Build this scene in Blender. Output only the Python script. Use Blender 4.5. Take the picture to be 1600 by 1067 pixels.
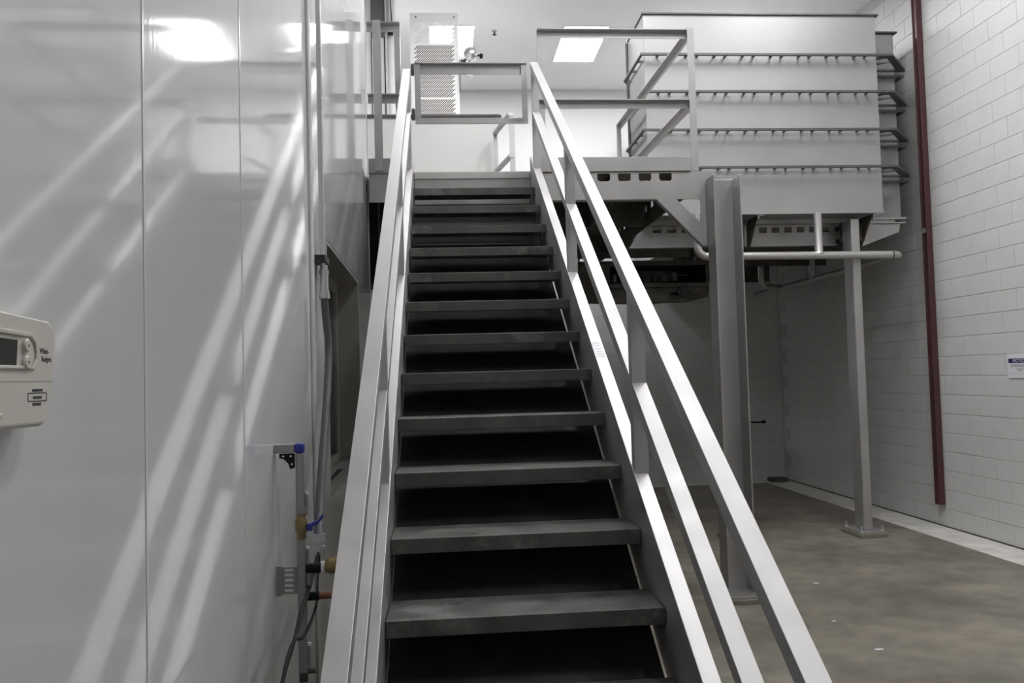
import bpy, math, random
from mathutils import Vector, Matrix
from mathutils.geometry import tessellate_polygon
random.seed(7)
for o in list(bpy.data.objects):
    bpy.data.objects.remove(o, do_unlink=True)
S = bpy.context.scene
COL = S.collection

# ------------------------------------------------------------------ camera
YAW, PITCH, ROLL, EYE, FPX = 0.0799, 0.0418, -0.0276, 1.748, 1300.0
fw = Vector((math.sin(YAW)*math.cos(PITCH), math.cos(YAW)*math.cos(PITCH), math.sin(PITCH)))
rt = Vector((math.cos(YAW), -math.sin(YAW), 0)); up = rt.cross(fw)
r2 = math.cos(ROLL)*rt + math.sin(ROLL)*up
u2 = -math.sin(ROLL)*rt + math.cos(ROLL)*up
cam = bpy.data.cameras.new('camera'); cam.lens = FPX/1600*36; cam.sensor_width = 36; cam.clip_start = .02
camo = bpy.data.objects.new('camera', cam); COL.objects.link(camo)
camo.matrix_world = Matrix(((r2.x, u2.x, -fw.x, 0), (r2.y, u2.y, -fw.y, 0), (r2.z, u2.z, -fw.z, EYE), (0, 0, 0, 1)))
S.camera = camo

# ------------------------------------------------------------------ world, exposure
wd = bpy.data.worlds.new('world'); S.world = wd; wd.use_nodes = True
wd.node_tree.nodes['Background'].inputs[0].default_value = (.9, .95, 1, 1)
wd.node_tree.nodes['Background'].inputs[1].default_value = .05
S.view_settings.view_transform = 'Standard'; S.view_settings.look = 'None'
S.view_settings.gamma = 1; S.view_settings.use_curve_mapping = False
S.view_settings.exposure = 1.57
LAMP = 9.5            # emission of the ceiling panels
# ceiling panels: x and y centres of the grid
LAMP_X = (0.18, 1.93, 3.68)
LAMP_Y = (11.09, 7.2, 4.3, 1.2)  # last row: one unseen lamp added to brighten the near left wall

# ------------------------------------------------------------------ materials
MAT = {}
def mat(name, col, rough=.5, metal=0., noise=0., nscale=4., bump=0., bscale=40., stretch=(1, 1, 1), emit=None, coat=0., spec=.5, rnoise=0., col2=None, detail=5.):
    m = bpy.data.materials.new(name); m.use_nodes = True
    nt = m.node_tree; b = nt.nodes['Principled BSDF']
    b.inputs['Base Color'].default_value = (*col, 1); b.inputs['Roughness'].default_value = rough
    b.inputs['Metallic'].default_value = metal; b.inputs['Coat Weight'].default_value = coat
    b.inputs['Specular IOR Level'].default_value = spec
    if noise or bump or rnoise:
        tc = nt.nodes.new('ShaderNodeTexCoord'); mp = nt.nodes.new('ShaderNodeMapping')
        mp.inputs['Scale'].default_value = stretch
        geo = nt.nodes.new('ShaderNodeNewGeometry')
        nt.links.new(geo.outputs['Position'], mp.inputs['Vector'])
        n1 = nt.nodes.new('ShaderNodeTexNoise'); n1.inputs['Scale'].default_value = nscale; n1.inputs['Detail'].default_value = detail
        n1.inputs['Roughness'].default_value = .6
        nt.links.new(mp.outputs[0], n1.inputs['Vector'])
    if noise:
        mx = nt.nodes.new('ShaderNodeMix'); mx.data_type = 'RGBA'
        c2 = col2 if col2 else tuple(max(0, c*(1-noise)) for c in col)
        c1 = col if col2 else tuple(min(1, c*(1+noise)) for c in col)
        mx.inputs[6].default_value = (*c2, 1); mx.inputs[7].default_value = (*c1, 1)
        rp = nt.nodes.new('ShaderNodeMapRange'); rp.inputs[1].default_value = .3; rp.inputs[2].default_value = .7
        nt.links.new(n1.outputs['Fac'], rp.inputs[0]); nt.links.new(rp.outputs[0], mx.inputs[0])
        nt.links.new(mx.outputs[2], b.inputs['Base Color'])
    if rnoise:
        rr = nt.nodes.new('ShaderNodeMapRange'); rr.inputs[1].default_value = .3; rr.inputs[2].default_value = .7
        rr.inputs[3].default_value = max(0, rough-rnoise); rr.inputs[4].default_value = rough+rnoise
        nt.links.new(n1.outputs['Fac'], rr.inputs[0]); nt.links.new(rr.outputs[0], b.inputs['Roughness'])
    if bump:
        n2 = nt.nodes.new('ShaderNodeTexNoise'); n2.inputs['Scale'].default_value = bscale; n2.inputs['Detail'].default_value = 3
        nt.links.new(mp.outputs[0], n2.inputs['Vector'])
        bp = nt.nodes.new('ShaderNodeBump'); bp.inputs['Strength'].default_value = bump; bp.inputs['Distance'].default_value = .004
        nt.links.new(n2.outputs['Fac'], bp.inputs['Height']); nt.links.new(bp.outputs[0], b.inputs['Normal'])
    if emit:
        b.inputs['Emission Color'].default_value = (*emit[0], 1); b.inputs['Emission Strength'].default_value = emit[1]
    MAT[name] = m
    return m
mat('guard', (.45, .443, .438), .46, .6, noise=.06, nscale=6)
mat('rail', (.47, .46, .455), .50, .65, noise=.06, nscale=6, rnoise=.08)
mat('beam', (.41, .40, .392), .44, .65, noise=.07, nscale=3, rnoise=.06)
mat('tank', (.335, .328, .324), .58, .45, noise=.07, nscale=1.6, rnoise=.06)
mat('rib', (.095, .092, .09), .5, .3)
mat('stringer', (.46, .45, .445), .45, .7, noise=.08, nscale=5, rnoise=.08)
mat('tread', (.098, .094, .087), .5, .25, noise=.3, nscale=7, rnoise=.1)
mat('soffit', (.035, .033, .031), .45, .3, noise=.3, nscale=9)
mat('nosing', (.62, .61, .59), .4, .5)
mat('frp', (.66, .67, .67), .075, 0, bump=.028, bscale=14, stretch=(1, 3.2, .12), noise=.02, nscale=2, coat=.2, spec=.6)
mat('frp_trim', (.70, .70, .69), .2)
mat('cmu', (.59, .59, .58), .5, 0, noise=.03, nscale=5, bump=.25, bscale=120)
mat('mortar', (.50, .495, .485), .8, 0, noise=.08, nscale=10)
mat('paint', (.80, .80, .79), .55, 0, noise=.02, nscale=3)
mat('ceiling', (.84, .845, .85), .7)
mat('paint_back', (.60, .605, .605), .6)
mat('floor', (.20, .18, .150), .42, 0, noise=.0, nscale=1.5, bump=.12, bscale=60, rnoise=.1)
mat('floor_strip', (.62, .60, .56), .5, 0, noise=.2, nscale=5)
mat('red', (.085, .034, .038), .4, .1, noise=.2, nscale=8)
mat('dark', (.02, .02, .02), .5)
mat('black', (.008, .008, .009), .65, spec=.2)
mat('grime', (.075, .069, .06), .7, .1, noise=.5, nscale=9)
mat('brown_glass', (.035, .033, .03), .12, 0, spec=.6)
mat('frame_alu', (.42, .41, .39), .4, .3)
mat('alu', (.30, .30, .30), .4, .5)
mat('chrome', (.80, .80, .80), .12, 1.)
mat('zinc', (.62, .64, .64), .3, .85)
mat('flex', (.13, .13, .14), .5)
mat('brass', (.27, .20, .10), .4, .7)
mat('copper', (.22, .11, .07), .4, .7)
mat('blue', (.02, .03, .28), .35)
mat('plastic', (.62, .60, .55), .42)
mat('plastic_dk', (.45, .43, .40), .45)
mat('screen', (.012, .012, .01), .2)
mat('ink', (.05, .05, .05), .6)
mat('sign', (.72, .72, .76), .4)
mat('sign_blue', (.02, .025, .10), .4)
mat('white_eq', (.88, .88, .875), .45)
mat('cream', (.60, .595, .58), .5)
mat('pipe', (.46, .45, .44), .36, .7)
mat('grey_panel', (.16, .165, .16), .3)
mat('concrete_pad', (.20, .19, .15), .8, 0, noise=.25, nscale=12)
mat('glow', (1, 1, 1), .5, emit=((.985, .985, 1), LAMP))
# concrete floor: blotches and worn patches
def floor_mat():
    m = MAT['floor']; nt = m.node_tree; b = nt.nodes['Principled BSDF']
    g = nt.nodes.new('ShaderNodeNewGeometry')
    a = nt.nodes.new('ShaderNodeTexNoise'); a.inputs['Scale'].default_value = .9; a.inputs['Detail'].default_value = 7; a.inputs['Roughness'].default_value = .65
    c = nt.nodes.new('ShaderNodeTexNoise'); c.inputs['Scale'].default_value = 5.5; c.inputs['Detail'].default_value = 6
    nt.links.new(g.outputs['Position'], a.inputs['Vector']); nt.links.new(g.outputs['Position'], c.inputs['Vector'])
    r = nt.nodes.new('ShaderNodeValToRGB'); r.color_ramp.elements[0].position = .40; r.color_ramp.elements[1].position = .62
    r.color_ramp.elements[0].color = (.165, .148, .122, 1); r.color_ramp.elements[1].color = (.27, .242, .195, 1)
    r3 = nt.nodes.new('ShaderNodeValToRGB'); r3.color_ramp.elements[0].position = .38; r3.color_ramp.elements[1].position = .6
    r3.color_ramp.elements[0].color = (.78, .78, .78, 1); r3.color_ramp.elements[1].color = (1, 1, 1, 1)
    mx = nt.nodes.new('ShaderNodeMix'); mx.data_type = 'RGBA'; mx.blend_type = 'MULTIPLY'; mx.inputs[0].default_value = 1
    nt.links.new(a.outputs['Fac'], r.inputs[0]); nt.links.new(c.outputs['Fac'], r3.inputs[0])
    nt.links.new(r.outputs[0], mx.inputs[6]); nt.links.new(r3.outputs[0], mx.inputs[7]); nt.links.new(mx.outputs[2], b.inputs['Base Color'])
floor_mat()
# pale scuffs on the treads
def tread_mat():
    nt = MAT['tread'].node_tree; b = nt.nodes['Principled BSDF']
    src = b.inputs['Base Color'].links[0].from_socket
    g = nt.nodes.new('ShaderNodeNewGeometry')
    a = nt.nodes.new('ShaderNodeTexNoise'); a.inputs['Scale'].default_value = 14; a.inputs['Detail'].default_value = 9; a.inputs['Roughness'].default_value = .75
    c = nt.nodes.new('ShaderNodeTexNoise'); c.inputs['Scale'].default_value = 2.6; c.inputs['Detail'].default_value = 3
    nt.links.new(g.outputs['Position'], a.inputs['Vector']); nt.links.new(g.outputs['Position'], c.inputs['Vector'])
    mul = nt.nodes.new('ShaderNodeMath'); mul.operation = 'MULTIPLY'
    r = nt.nodes.new('ShaderNodeMapRange'); r.inputs[1].default_value = .28; r.inputs[2].default_value = .40; r.inputs[4].default_value = .75
    nt.links.new(a.outputs['Fac'], mul.inputs[0]); nt.links.new(c.outputs['Fac'], mul.inputs[1]); nt.links.new(mul.outputs[0], r.inputs[0])
    mx = nt.nodes.new('ShaderNodeMix'); mx.data_type = 'RGBA'; mx.inputs[7].default_value = (.21, .205, .195, 1)
    nt.links.new(r.outputs[0], mx.inputs[0]); nt.links.new(src, mx.inputs[6]); nt.links.new(mx.outputs[2], b.inputs['Base Color'])
tread_mat()

# ------------------------------------------------------------------ helpers
class MB:
    def __init__(s): s.v = []; s.f = []
    def add(s, vs, fs):
        k = len(s.v); s.v += [tuple(v) for v in vs]; s.f += [tuple(i+k for i in f) for f in fs]; return s
    def box(s, x0, x1, y0, y1, z0, z1):
        v = [(x, y, z) for z in (z0, z1) for y in (y0, y1) for x in (x0, x1)]
        return s.add(v, [(0, 2, 3, 1), (4, 5, 7, 6), (0, 1, 5, 4), (2, 6, 7, 3), (0, 4, 6, 2), (1, 3, 7, 5)])
    def bar(s, a, b, w, h, upv=(0, 0, 1)):
        a = Vector(a); b = Vector(b); d = (b-a).normalized(); r = d.cross(Vector(upv)).normalized(); u = r.cross(d)
        v = [p+r*i*w/2+u*j*h/2 for p in (a, b) for (i, j) in ((-1, -1), (1, -1), (1, 1), (-1, 1))]
        return s.add(v, [(3, 2, 1, 0), (4, 5, 6, 7), (0, 1, 5, 4), (1, 2, 6, 5), (2, 3, 7, 6), (3, 0, 4, 7)])
    def sweep(s, poly, a, b):       # convex or L/C polygon of 3D offsets swept from a to b
        a = Vector(a); b = Vector(b); n = len(poly); P = [Vector(p) for p in poly]
        v = [a+p for p in P]+[b+p for p in P]
        tri = tessellate_polygon([P])
        f = [(i, (i+1) % n, n+(i+1) % n, n+i) for i in range(n)]
        f += [tuple(t) for t in tri]+[tuple(n+i for i in reversed(t)) for t in tri]
        return s.add(v, f)
    def plate(s, loops, fn, t0, t1):   # polygon with holes in 2D, fn(u, v, t) -> 3D
        L = [[Vector((p[0], p[1], 0)) for p in l] for l in loops]
        tri = tessellate_polygon(L); flat = [p for l in L for p in l]; n = len(flat)
        v = [fn(p.x, p.y, t0) for p in flat]+[fn(p.x, p.y, t1) for p in flat]
        f = [tuple(t) for t in tri]+[tuple(n+i for i in reversed(t)) for t in tri]
        k = 0
        for l in L:
            m = len(l); f += [(k+i, k+(i+1) % m, n+k+(i+1) % m, n+k+i) for i in range(m)]; k += m
        return s.add(v, f)
    def tube(s, pts, r, n=12, cap=True):
        P = [Vector(p) for p in pts]; rings = []; ref = None
        for i, p in enumerate(P):
            d = (P[min(i+1, len(P)-1)]-P[max(i-1, 0)]).normalized()
            if ref is None: ref = d.orthogonal().normalized()
            ref = (ref-d*ref.dot(d)).normalized(); q = d.cross(ref)
            rad = r[i] if isinstance(r, (list, tuple)) else r
            rings.append([p+(ref*math.cos(t)+q*math.sin(t))*rad for t in [2*math.pi*j/n for j in range(n)]])
        v = [x for g in rings for x in g]
        f = [(i*n+j, i*n+(j+1) % n, (i+1)*n+(j+1) % n, (i+1)*n+j) for i in range(len(P)-1) for j in range(n)]
        if cap: f += [tuple(reversed(range(n))), tuple((len(P)-1)*n+j for j in range(n))]
        return s.add(v, f)
    def cyl(s, c, axis, r, h, n=20):
        a = Vector(axis).normalized(); c = Vector(c)
        return s.tube([c, c+a*h], r, n)
    def build(s, name, m, parent=None, loc=(0, 0, 0), rotz=0, bevel=0., smooth=False, seg=2):
        me = bpy.data.meshes.new(name); me.from_pydata(s.v, [], s.f); me.update()
        import bmesh
        bm = bmesh.new(); bm.from_mesh(me); bmesh.ops.recalc_face_normals(bm, faces=bm.faces); bm.to_mesh(me); bm.free()
        if m: me.materials.append(MAT[m])
        if smooth:
            for p in me.polygons: p.use_smooth = True
            me.set_sharp_from_angle(angle=math.radians(40))
        o = bpy.data.objects.new(name, me); COL.objects.link(o)
        if parent: o.parent = parent
        o.location = loc; o.rotation_euler = (0, 0, rotz)
        if bevel:
            bv = o.modifiers.new('bevel', 'BEVEL'); bv.width = bevel; bv.segments = seg; bv.limit_method = 'ANGLE'; bv.angle_limit = math.radians(40)
        return o
def fillet(pts, r, n=6):
    P = [Vector(p) for p in pts]; out = [P[0]]
    for i in range(1, len(P)-1):
        a = (P[i-1]-P[i]).normalized(); b = (P[i+1]-P[i]).normalized()
        h = math.acos(max(-1, min(1, a.dot(b))))/2; d = r/math.tan(h)
        c = P[i]+(a+b).normalized()*(r/math.sin(h)); s0 = P[i]+a*d-c; s1 = P[i]+b*d-c
        tot = s0.angle(s1); ax = s0.cross(s1).normalized()
        out += [c+Matrix.Rotation(tot*k/n, 3, ax) @ s0 for k in range(n+1)]
    return out+[P[-1]]
def tag(o, label=None, cat=None, group=None, kind=None):
    if label: o['label'] = label
    if cat: o['category'] = cat
    if group: o['group'] = group
    if kind: o['kind'] = kind
    return o
def thing(name, label, cat, loc=(0, 0, 0), rotz=0, group=None):
    o = bpy.data.objects.new(name, None); COL.objects.link(o); o.location = loc; o.rotation_euler = (0, 0, rotz); o.empty_display_size = .1
    return tag(o, label, cat, group)
def copy_tree(o, parent=None):
    c = o.copy(); COL.objects.link(c); c.parent = parent
    for ch in list(o.children): copy_tree(ch, c)
    return c
def text(name, body, size, m, parent, matrix, align='CENTER', sx=1.):
    cu = bpy.data.curves.new(name, 'FONT'); cu.body = body; cu.size = size; cu.align_x = align; cu.align_y = 'CENTER'; cu.extrude = .0002
    t = bpy.data.objects.new(name+'_curve', cu); COL.objects.link(t)
    dg = bpy.context.evaluated_depsgraph_get(); me = bpy.data.meshes.new_from_object(t.evaluated_get(dg))
    bpy.data.objects.remove(t, do_unlink=True)
    o = bpy.data.objects.new(name, me); COL.objects.link(o); me.materials.clear(); me.materials.append(MAT[m])
    o.parent = parent; o.matrix_local = matrix @ Matrix.Diagonal((sx, 1, 1, 1))
    return o

# ------------------------------------------------------------------ room
XR, YB, ZC, YF, XF = 5.324, 12.9, 6.26, -3.2, -3.2       # right wall, back wall, ceiling, wall behind the camera, far-left wall
LA, LE = -0.48, 0.016                                     # left wall: offset and turn
YE = 6.64                                                 # left wall ends where the landing begins
tag(MB().box(XF-.2, XR+.3, YF-.2, YB+.3, -.2, 0).build('floor', 'floor'), kind='structure')
tag(MB().box(XF-.2, XR+.3, YF-.2, YB+.3, ZC, ZC+.2).build('ceiling', 'ceiling'), kind='structure')
tag(MB().box(4.90, XR-.004, YF, YB-.004, 0, .004).build('trim_1', 'floor_strip'), kind='structure')
tag(MB().box(-.4, 4.90, YB-.34, YB-.004, 0, .004).build('trim_2', 'floor_strip'), kind='structure')
tag(MB().box(XR-.016, XR-.0045, YF, YB, .004, .016).build('baseboard_right', 'grime'), kind='structure')
tag(MB().box(XF-.2, XR+.3, YF-.2, YF, 0, ZC).build('wall_front', 'paint'), kind='structure')
tag(MB().box(XF-.2, XF, YF, YB+.2, 0, ZC).build('wall_far_left', 'paint'), kind='structure')
tag(MB().box(XF, -.66, YE-.16, YE-.01, 0, ZC).build('wall_corner', 'paint'), kind='structure')

CH, CL = .2032, .4064
def block_mesh(name, w):
    # painted block face, proud of the mortar bed, edges eased; local x along the wall, y outwards, z up
    g = .0030; e = .003; d = .004
    x0, x1, z0, z1 = -w/2+g*.5, w/2-g*.5, g, CH-g
    v = [(x0, -.02, z0), (x1, -.02, z0), (x1, -.02, z1), (x0, -.02, z1),
         (x0, d-.002, z0), (x1, d-.002, z0), (x1, d-.002, z1), (x0, d-.002, z1),
         (x0+e, d, z0+e), (x1-e, d, z0+e), (x1-e, d, z1-e), (x0+e, d, z1-e)]
    f = [(8, 9, 10, 11)]
    for a in range(4):
        b = (a+1) % 4; f += [(a, b, b+4, a+4), (a+4, b+4, b+8, a+8)]
    me = bpy.data.meshes.new(name); me.from_pydata(v, [], f); me.update(); me.materials.append(MAT['cmu'])
    import bmesh
    bm = bmesh.new(); bm.from_mesh(me); bmesh.ops.recalc_face_normals(bm, faces=bm.faces); bm.to_mesh(me); bm.free()
    return me
BLK = block_mesh('block', CL); HALF = block_mesh('half_block', CL/2)
def lay_blocks(wall, cells, fn, rot, keep):
    # cells: list of (u, z, score); the best-seen ones are single blocks, the rest one mesh
    cells = sorted(cells, key=lambda c: c[2])
    for (u, z, s) in cells[:keep]:
        o = bpy.data.objects.new('block', BLK); COL.objects.link(o); o.parent = wall; o.location = fn(u, z); o.rotation_euler = (0, 0, rot)
    rest = cells[keep:]
    if rest:
        mb = MB(); vs = [Vector(v.co) for v in BLK.vertices]; fs = [tuple(p.vertices) for p in BLK.polygons]; R = Matrix.Rotation(rot, 3, 'Z')
        for (u, z, s) in rest:
            q = Vector(fn(u, z)); mb.add([R @ v+q for v in vs], fs)
        tag(mb.build('block_field', 'cmu', wall), kind='stuff')
wr = tag(MB().box(XR, XR+.2, YF, YB+.2, 0, ZC).build('wall_right', 'mortar'), kind='structure')
cells = []
for k in range(31):
    off = (k % 2)*CL/2
    n = int((YB-YF)/CL)+1
    for i in range(n):
        y = YB-CL/2-i*CL+off-.07
        if y+CL/2 > YB+.1 or y < 4.2: continue
        z = k*CH
        if z+CH > ZC+.02: continue
        py = 590-(z-EYE)/y*FPX
        seen = y > 7.25 and py > -30
        cells.append((y, z, (0 if seen else 100)+y))
lay_blocks(wr, cells, lambda u, z: (XR, u, z), math.pi/2, 300)
wb = tag(MB().box(XF, XR+.2, YB, YB+.2, 0, ZC).build('wall_back', 'paint_back'), kind='structure')
cells = []
for k in range(17):
    for i in range(13):
        x = XR-CL/2-i*CL-(k % 2)*CL/2-.004
        cells.append((x, k*CH, (0 if 1.3 < x else 10)+k*.01))
lay_blocks(wb, cells, lambda u, z: (u, YB-.008, z), math.pi, 221)
MB().box(-.2, XR, YB-.008, YB, 0, 17*CH).build('mortar_bed', 'mortar', wb)
for k in range(1, 17, 2):
    o = bpy.data.objects.new('block', HALF); COL.objects.link(o); o.parent = wb; o.location = (XR-CL/4-.004, YB-.008, k*CH); o.rotation_euler = (0, 0, math.pi)

# ---- left wall: glossy white panels on a core, window recess cut through
WL_ROT = LE
wl = tag(MB().build('wall_left', 'paint', None, (LA, 0, 0), WL_ROT), kind='structure')
W0, W1, WZ0, WZ1 = 3.93, 5.62, 1.215, 2.415
core = MB()
for (a, b, c, d) in ((YF, W0, 0, ZC), (W1, YE, 0, ZC), (W0, W1, 0, WZ0), (W0, W1, WZ1, ZC)):
    core.box(-.2, -.006, a, b, c, d)
wl.data = core.build('tmp', 'paint').data
bpy.data.objects.remove(bpy.data.objects['tmp'], do_unlink=True)
def LW(s, n, z):          # along the wall, out from it, up
    return (LA+n*math.cos(LE)-s*math.sin(LE), s*math.cos(LE)+n*math.sin(LE), z)
seams = [YF, -1.0, .22, 1.44, 2.17, 3.39, W0]
for a, b in zip(seams[:-1], seams[1:]):
    MB().box(-.006, 0, a+.0015, b-.0015, 0, ZC).build('panel', 'frp', wl)
MB().box(-.006, 0, W0+.0015, W1, WZ1, ZC).build('panel', 'frp', wl)
MB().box(-.006, 0, W0+.0015, W1, 0, WZ0).build('panel', 'frp', wl)
MB().box(-.006, 0, W1+.0015, YE, 0, ZC).build('panel', 'frp', wl)
for s in seams[1:-1]:
    MB().box(0, .0015, s-.004, s+.004, 0, ZC).build('seam_trim', 'frp_trim', wl)
MB().box(0, .012, 3.36, 3.42, 0, ZC).build('seam_trim', 'frp_trim', wl, bevel=.004)
MB().box(-.2, .004, YE, YE+.006, 0, ZC).build('end_trim', 'frp_trim', wl)
# window set into the left wall
w1 = thing('window_1', None, None, LW(W0, 0, WZ0), LE); w1['kind'] = 'structure'
ww, wh, dp = W1-W0, WZ1-WZ0, .17
m = MB(); m.box(-dp, -.002, 0, .02, 0, wh); m.box(-dp, -.002, ww-.02, ww, 0, wh); m.box(-dp, -.002, .02, ww-.02, wh-.02, wh)
m.build('window_frame', 'frame_alu', w1, bevel=.002)
MB().box(-dp, .006, .02, ww-.02, 0, .02).build('window_sill', 'frame_alu', w1, bevel=.003)
m = MB(); m.box(-dp, -dp+.03, .02, ww-.02, .02, .07); m.box(-dp, -dp+.03, .02, ww-.02, wh-.09, wh-.02); m.box(-dp, -dp+.03, ww-.10, ww-.02, .07, wh-.09); m.box(-dp, -dp+.03, .02, .10, .07, wh-.09)
m.build('sash', 'frame_alu', w1, bevel=.003)
MB().box(-dp+.002, -dp+.010, .10, ww-.10, .07, wh-.09).build('pane', 'brown_glass', w1)
m = MB(); m.plate([[(.30, -.11), (1.0, -.11), (1.0, -.02), (.30, -.02)], [(.33, -.085), (.97, -.085), (.97, -.045), (.33, -.045)]], lambda u, v, t: (v, u, t), .020, .026)
m.build('sill_grip', 'frame_alu', w1)
MB().box(-.080, -.050, .335, .96, .0195, .0205).build('grip_slot', 'dark', w1)
tag(MB().box(-.21, -.2, W0-.1, W1+.1, WZ0-.1, WZ1+.1).build('window_dark_sheet', 'black', None, (LA, 0, 0), LE), kind='structure')  # black sheet painting the dark of the room behind the window

# ------------------------------------------------------------------ ceiling lights
def troffer(x, y, label, group):
    t = thing('ceiling_light', label, 'ceiling light', (x, y, ZC), 0, group)
    m = MB(); hx, hy = .305, .61
    m.box(-hx, hx, -hy, -hy+.02, -.012, -.001); m.box(-hx, hx, hy-.02, hy, -.012, -.001)
    m.box(-hx, -hx+.02, -hy+.02, hy-.02, -.012, -.001); m.box(hx-.02, hx, -hy+.02, hy-.02, -.012, -.001)
    m.build('frame', 'paint', t)
    MB().box(-hx+.02, hx-.02, -hy+.02, hy-.02, -.007, -.003).build('diffuser', 'glow', t)
    return t
for yy in LAMP_Y:
    for xx in (LAMP_X if yy > 5 else LAMP_X[1:] if yy > 2 else LAMP_X[1:2]):
        if yy > 10 and xx > 1 and xx < 3: troffer(xx, yy, 'white rectangular ceiling light seen above the right-hand guardrail', 'ceiling light panels')
        elif yy > 10 and xx < 1: troffer(xx, yy, 'white rectangular ceiling light half hidden behind the perforated panel', 'ceiling light panels')
        elif yy > 10: troffer(xx, yy, 'ceiling light hidden behind the ribbed steel tank', 'ceiling light panels')
        else:
            row = {7.2: 'level with the landing', 4.3: 'level with the upper stairs', 1.2: 'added level with the stair foot'}[yy]
            where = {.18: 'over the stairs', 1.93: 'right of the stairs', 3.68: 'nearest the block wall'}[xx]
            troffer(xx, yy, 'ceiling light above the frame %s, %s' % (row, where), 'ceiling light panels')
sp = thing('sprinkler_head', 'small dark sprinkler head hanging from the white ceiling', 'sprinkler', (.735, 10.66, ZC))
MB().tube([(0, 0, -.001), (0, 0, -.012)], [.035, .03], 14).build('escutcheon', 'zinc', sp)
m = MB(); m.tube([(0, 0, -.012), (0, 0, -.05)], .012, 8); m.tube([(0, 0, -.05), (0, 0, -.055)], .028, 10); m.build('nozzle', 'grime', sp)

# ------------------------------------------------------------------ staircase
NX0, NX1 = -0.2178, 0.7096      # inner faces of the stringers
RUN, RISE, NY, NZ = 0.3208, 0.2022, 2.754, 0.9663
SL = RISE/RUN
st = thing('staircase', 'straight grey steel staircase with angle-iron handrails rising to the landing', 'staircase', (0.246, 1.4, 0))
def P(v): return (v[0]-.246, v[1]-1.4, v[2])
def part(mb, name, m, parent=st, **k):
    off = Vector((-.246, -1.4, 0)); mb.v = [tuple(Vector(v)+off) for v in mb.v]; return mb.build(name, m, parent, **k)
tre = MB(); y0 = 0
prof = [(0, -.056), (0, 0), (.25, 0), (.25, -.038), (.244, -.038), (.244, -.006), (.006, -.006), (.006, -.056)]
for k in range(-4, 12):
    m = MB().sweep([(0, p[0], p[1]) for p in prof], (NX0+.004, 0, 0), (NX1-.004, 0, 0))
    o = m.build('tread', 'tread', st, (-.246, NY+k*RUN-1.4, NZ+k*RISE), bevel=.003)
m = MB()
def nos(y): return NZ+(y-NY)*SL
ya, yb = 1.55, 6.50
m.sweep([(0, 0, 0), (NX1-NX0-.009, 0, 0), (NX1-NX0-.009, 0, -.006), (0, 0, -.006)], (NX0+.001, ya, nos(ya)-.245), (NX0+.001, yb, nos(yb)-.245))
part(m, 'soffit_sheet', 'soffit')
def zs(y): return .872+SL*(y-2.4)
for side, xi in ((1, NX1+.001), (-1, NX0-.001)):
    d = .32*1.182; f = .056*side; t = .008*side
    poly = [(0, 0, 0), (f, 0, 0), (f, 0, -.010), (t, 0, -.010), (t, 0, -d+.010), (f, 0, -d+.010), (f, 0, -d), (0, 0, -d)]
    ya, yb = 1.20, 6.58
    # foot cut level at the floor
    m = MB().sweep(poly, (xi, 1.62, zs(1.62)), (xi, yb, zs(yb)))
    s_o = part(m, 'stringer', 'stringer', bevel=.002)
    x0, x1 = sorted((xi, xi+t)); m = MB()
    m.plate([[(1.02, 0), (1.62, 0), (1.62, zs(1.62)), (1.02, max(.0, zs(1.02)))]], lambda u, v, q: (q, u, v), x0, x1)
    m.bar((xi+f/2, 1.02, zs(1.02)-.005), (xi+f/2, 1.62, zs(1.62)-.005), abs(f), .010)
    part(m, 'stringer_foot', 'stringer')
    if side > 0:
        ys = 3.98; n = Vector((0, -SL, 1)).normalized(); dirv = Vector((0, 1, SL)).normalized()
        c = Vector((xi+.027, ys, zs(ys)))
        m = MB().bar(c-dirv*.075+n*.0006, c+dirv*.075+n*.0006, .042, .0012, n); o = part(m, 'sticker', 'sign'); o['label'] = 'small worn white sticker'
        m = MB()
        for q, w in ((-.05, .030), (-.028, .022), (.0, .028), (.03, .02), (.052, .03)):
            m.bar(c+dirv*q+n*.0014, c+dirv*(q+.006)+n*.0014, w, .0006, n)
        tag(part(m, 'sticker_print', 'frame_alu'), kind='stuff')
# handrails, mid rails and posts: angle iron
def zh(side, y): return (1.107+.6556*(y-1.672)) if side > 0 else (1.115+.66*(y-1.80))
def zm(y): return 2.281+.66*(y-4.04)
POSTS = (1.62, 3.20, 4.75, 6.36)
for side, xi in ((1, NX1+.005), (-1, NX0-.005)):
    f = .057*side; t = .007*side
    def angle(h): return [(0, 0, 0), (f, 0, 0), (f, 0, -.008), (t, 0, -.008), (t, 0, -h), (0, 0, -h)]
    a, b = 1.10, 6.41
    part(MB().sweep(angle(.06), (xi, a, zh(side, a)), (xi, b, zh(side, b))), 'handrail', 'rail', bevel=.0015)
    ends = (1.12,)+POSTS
    for k in range(len(ends)-1):
        a, b = ends[k]+(.028 if k else 0), ends[k+1]-.026
        part(MB().sweep(angle(.056), (xi, a, zm(a)), (xi, b, zm(b))), 'mid_rail', 'rail', bevel=.0015)
    for y in POSTS:
        x0, x1 = sorted((xi+side*.001, xi+f-side*.002)); xa, xb = sorted((xi+side*.001, xi+t))
        m = MB()
        zb = zs(y+.025) if y < 6.3 else 3.46
        m.box(x0, x1, y-.026, y-.019, zs(y-.026)-.002, zh(side, y-.026)-.006)
        m.box(xa, xb, y-.019, y+.026, zs(y-.02)-.002, zh(side, y-.02)-.006)
        part(m, 'post', 'rail', bevel=.001)
# bottom newels
for side, xi in ((1, NX1+.005), (-1, NX0-.005)):
    x0, x1 = sorted((xi, xi+.057*side)); part(MB().box(x0, x1, 1.06, 1.12, 0, zh(side, 1.09)), 'post', 'rail', bevel=.002)

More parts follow.
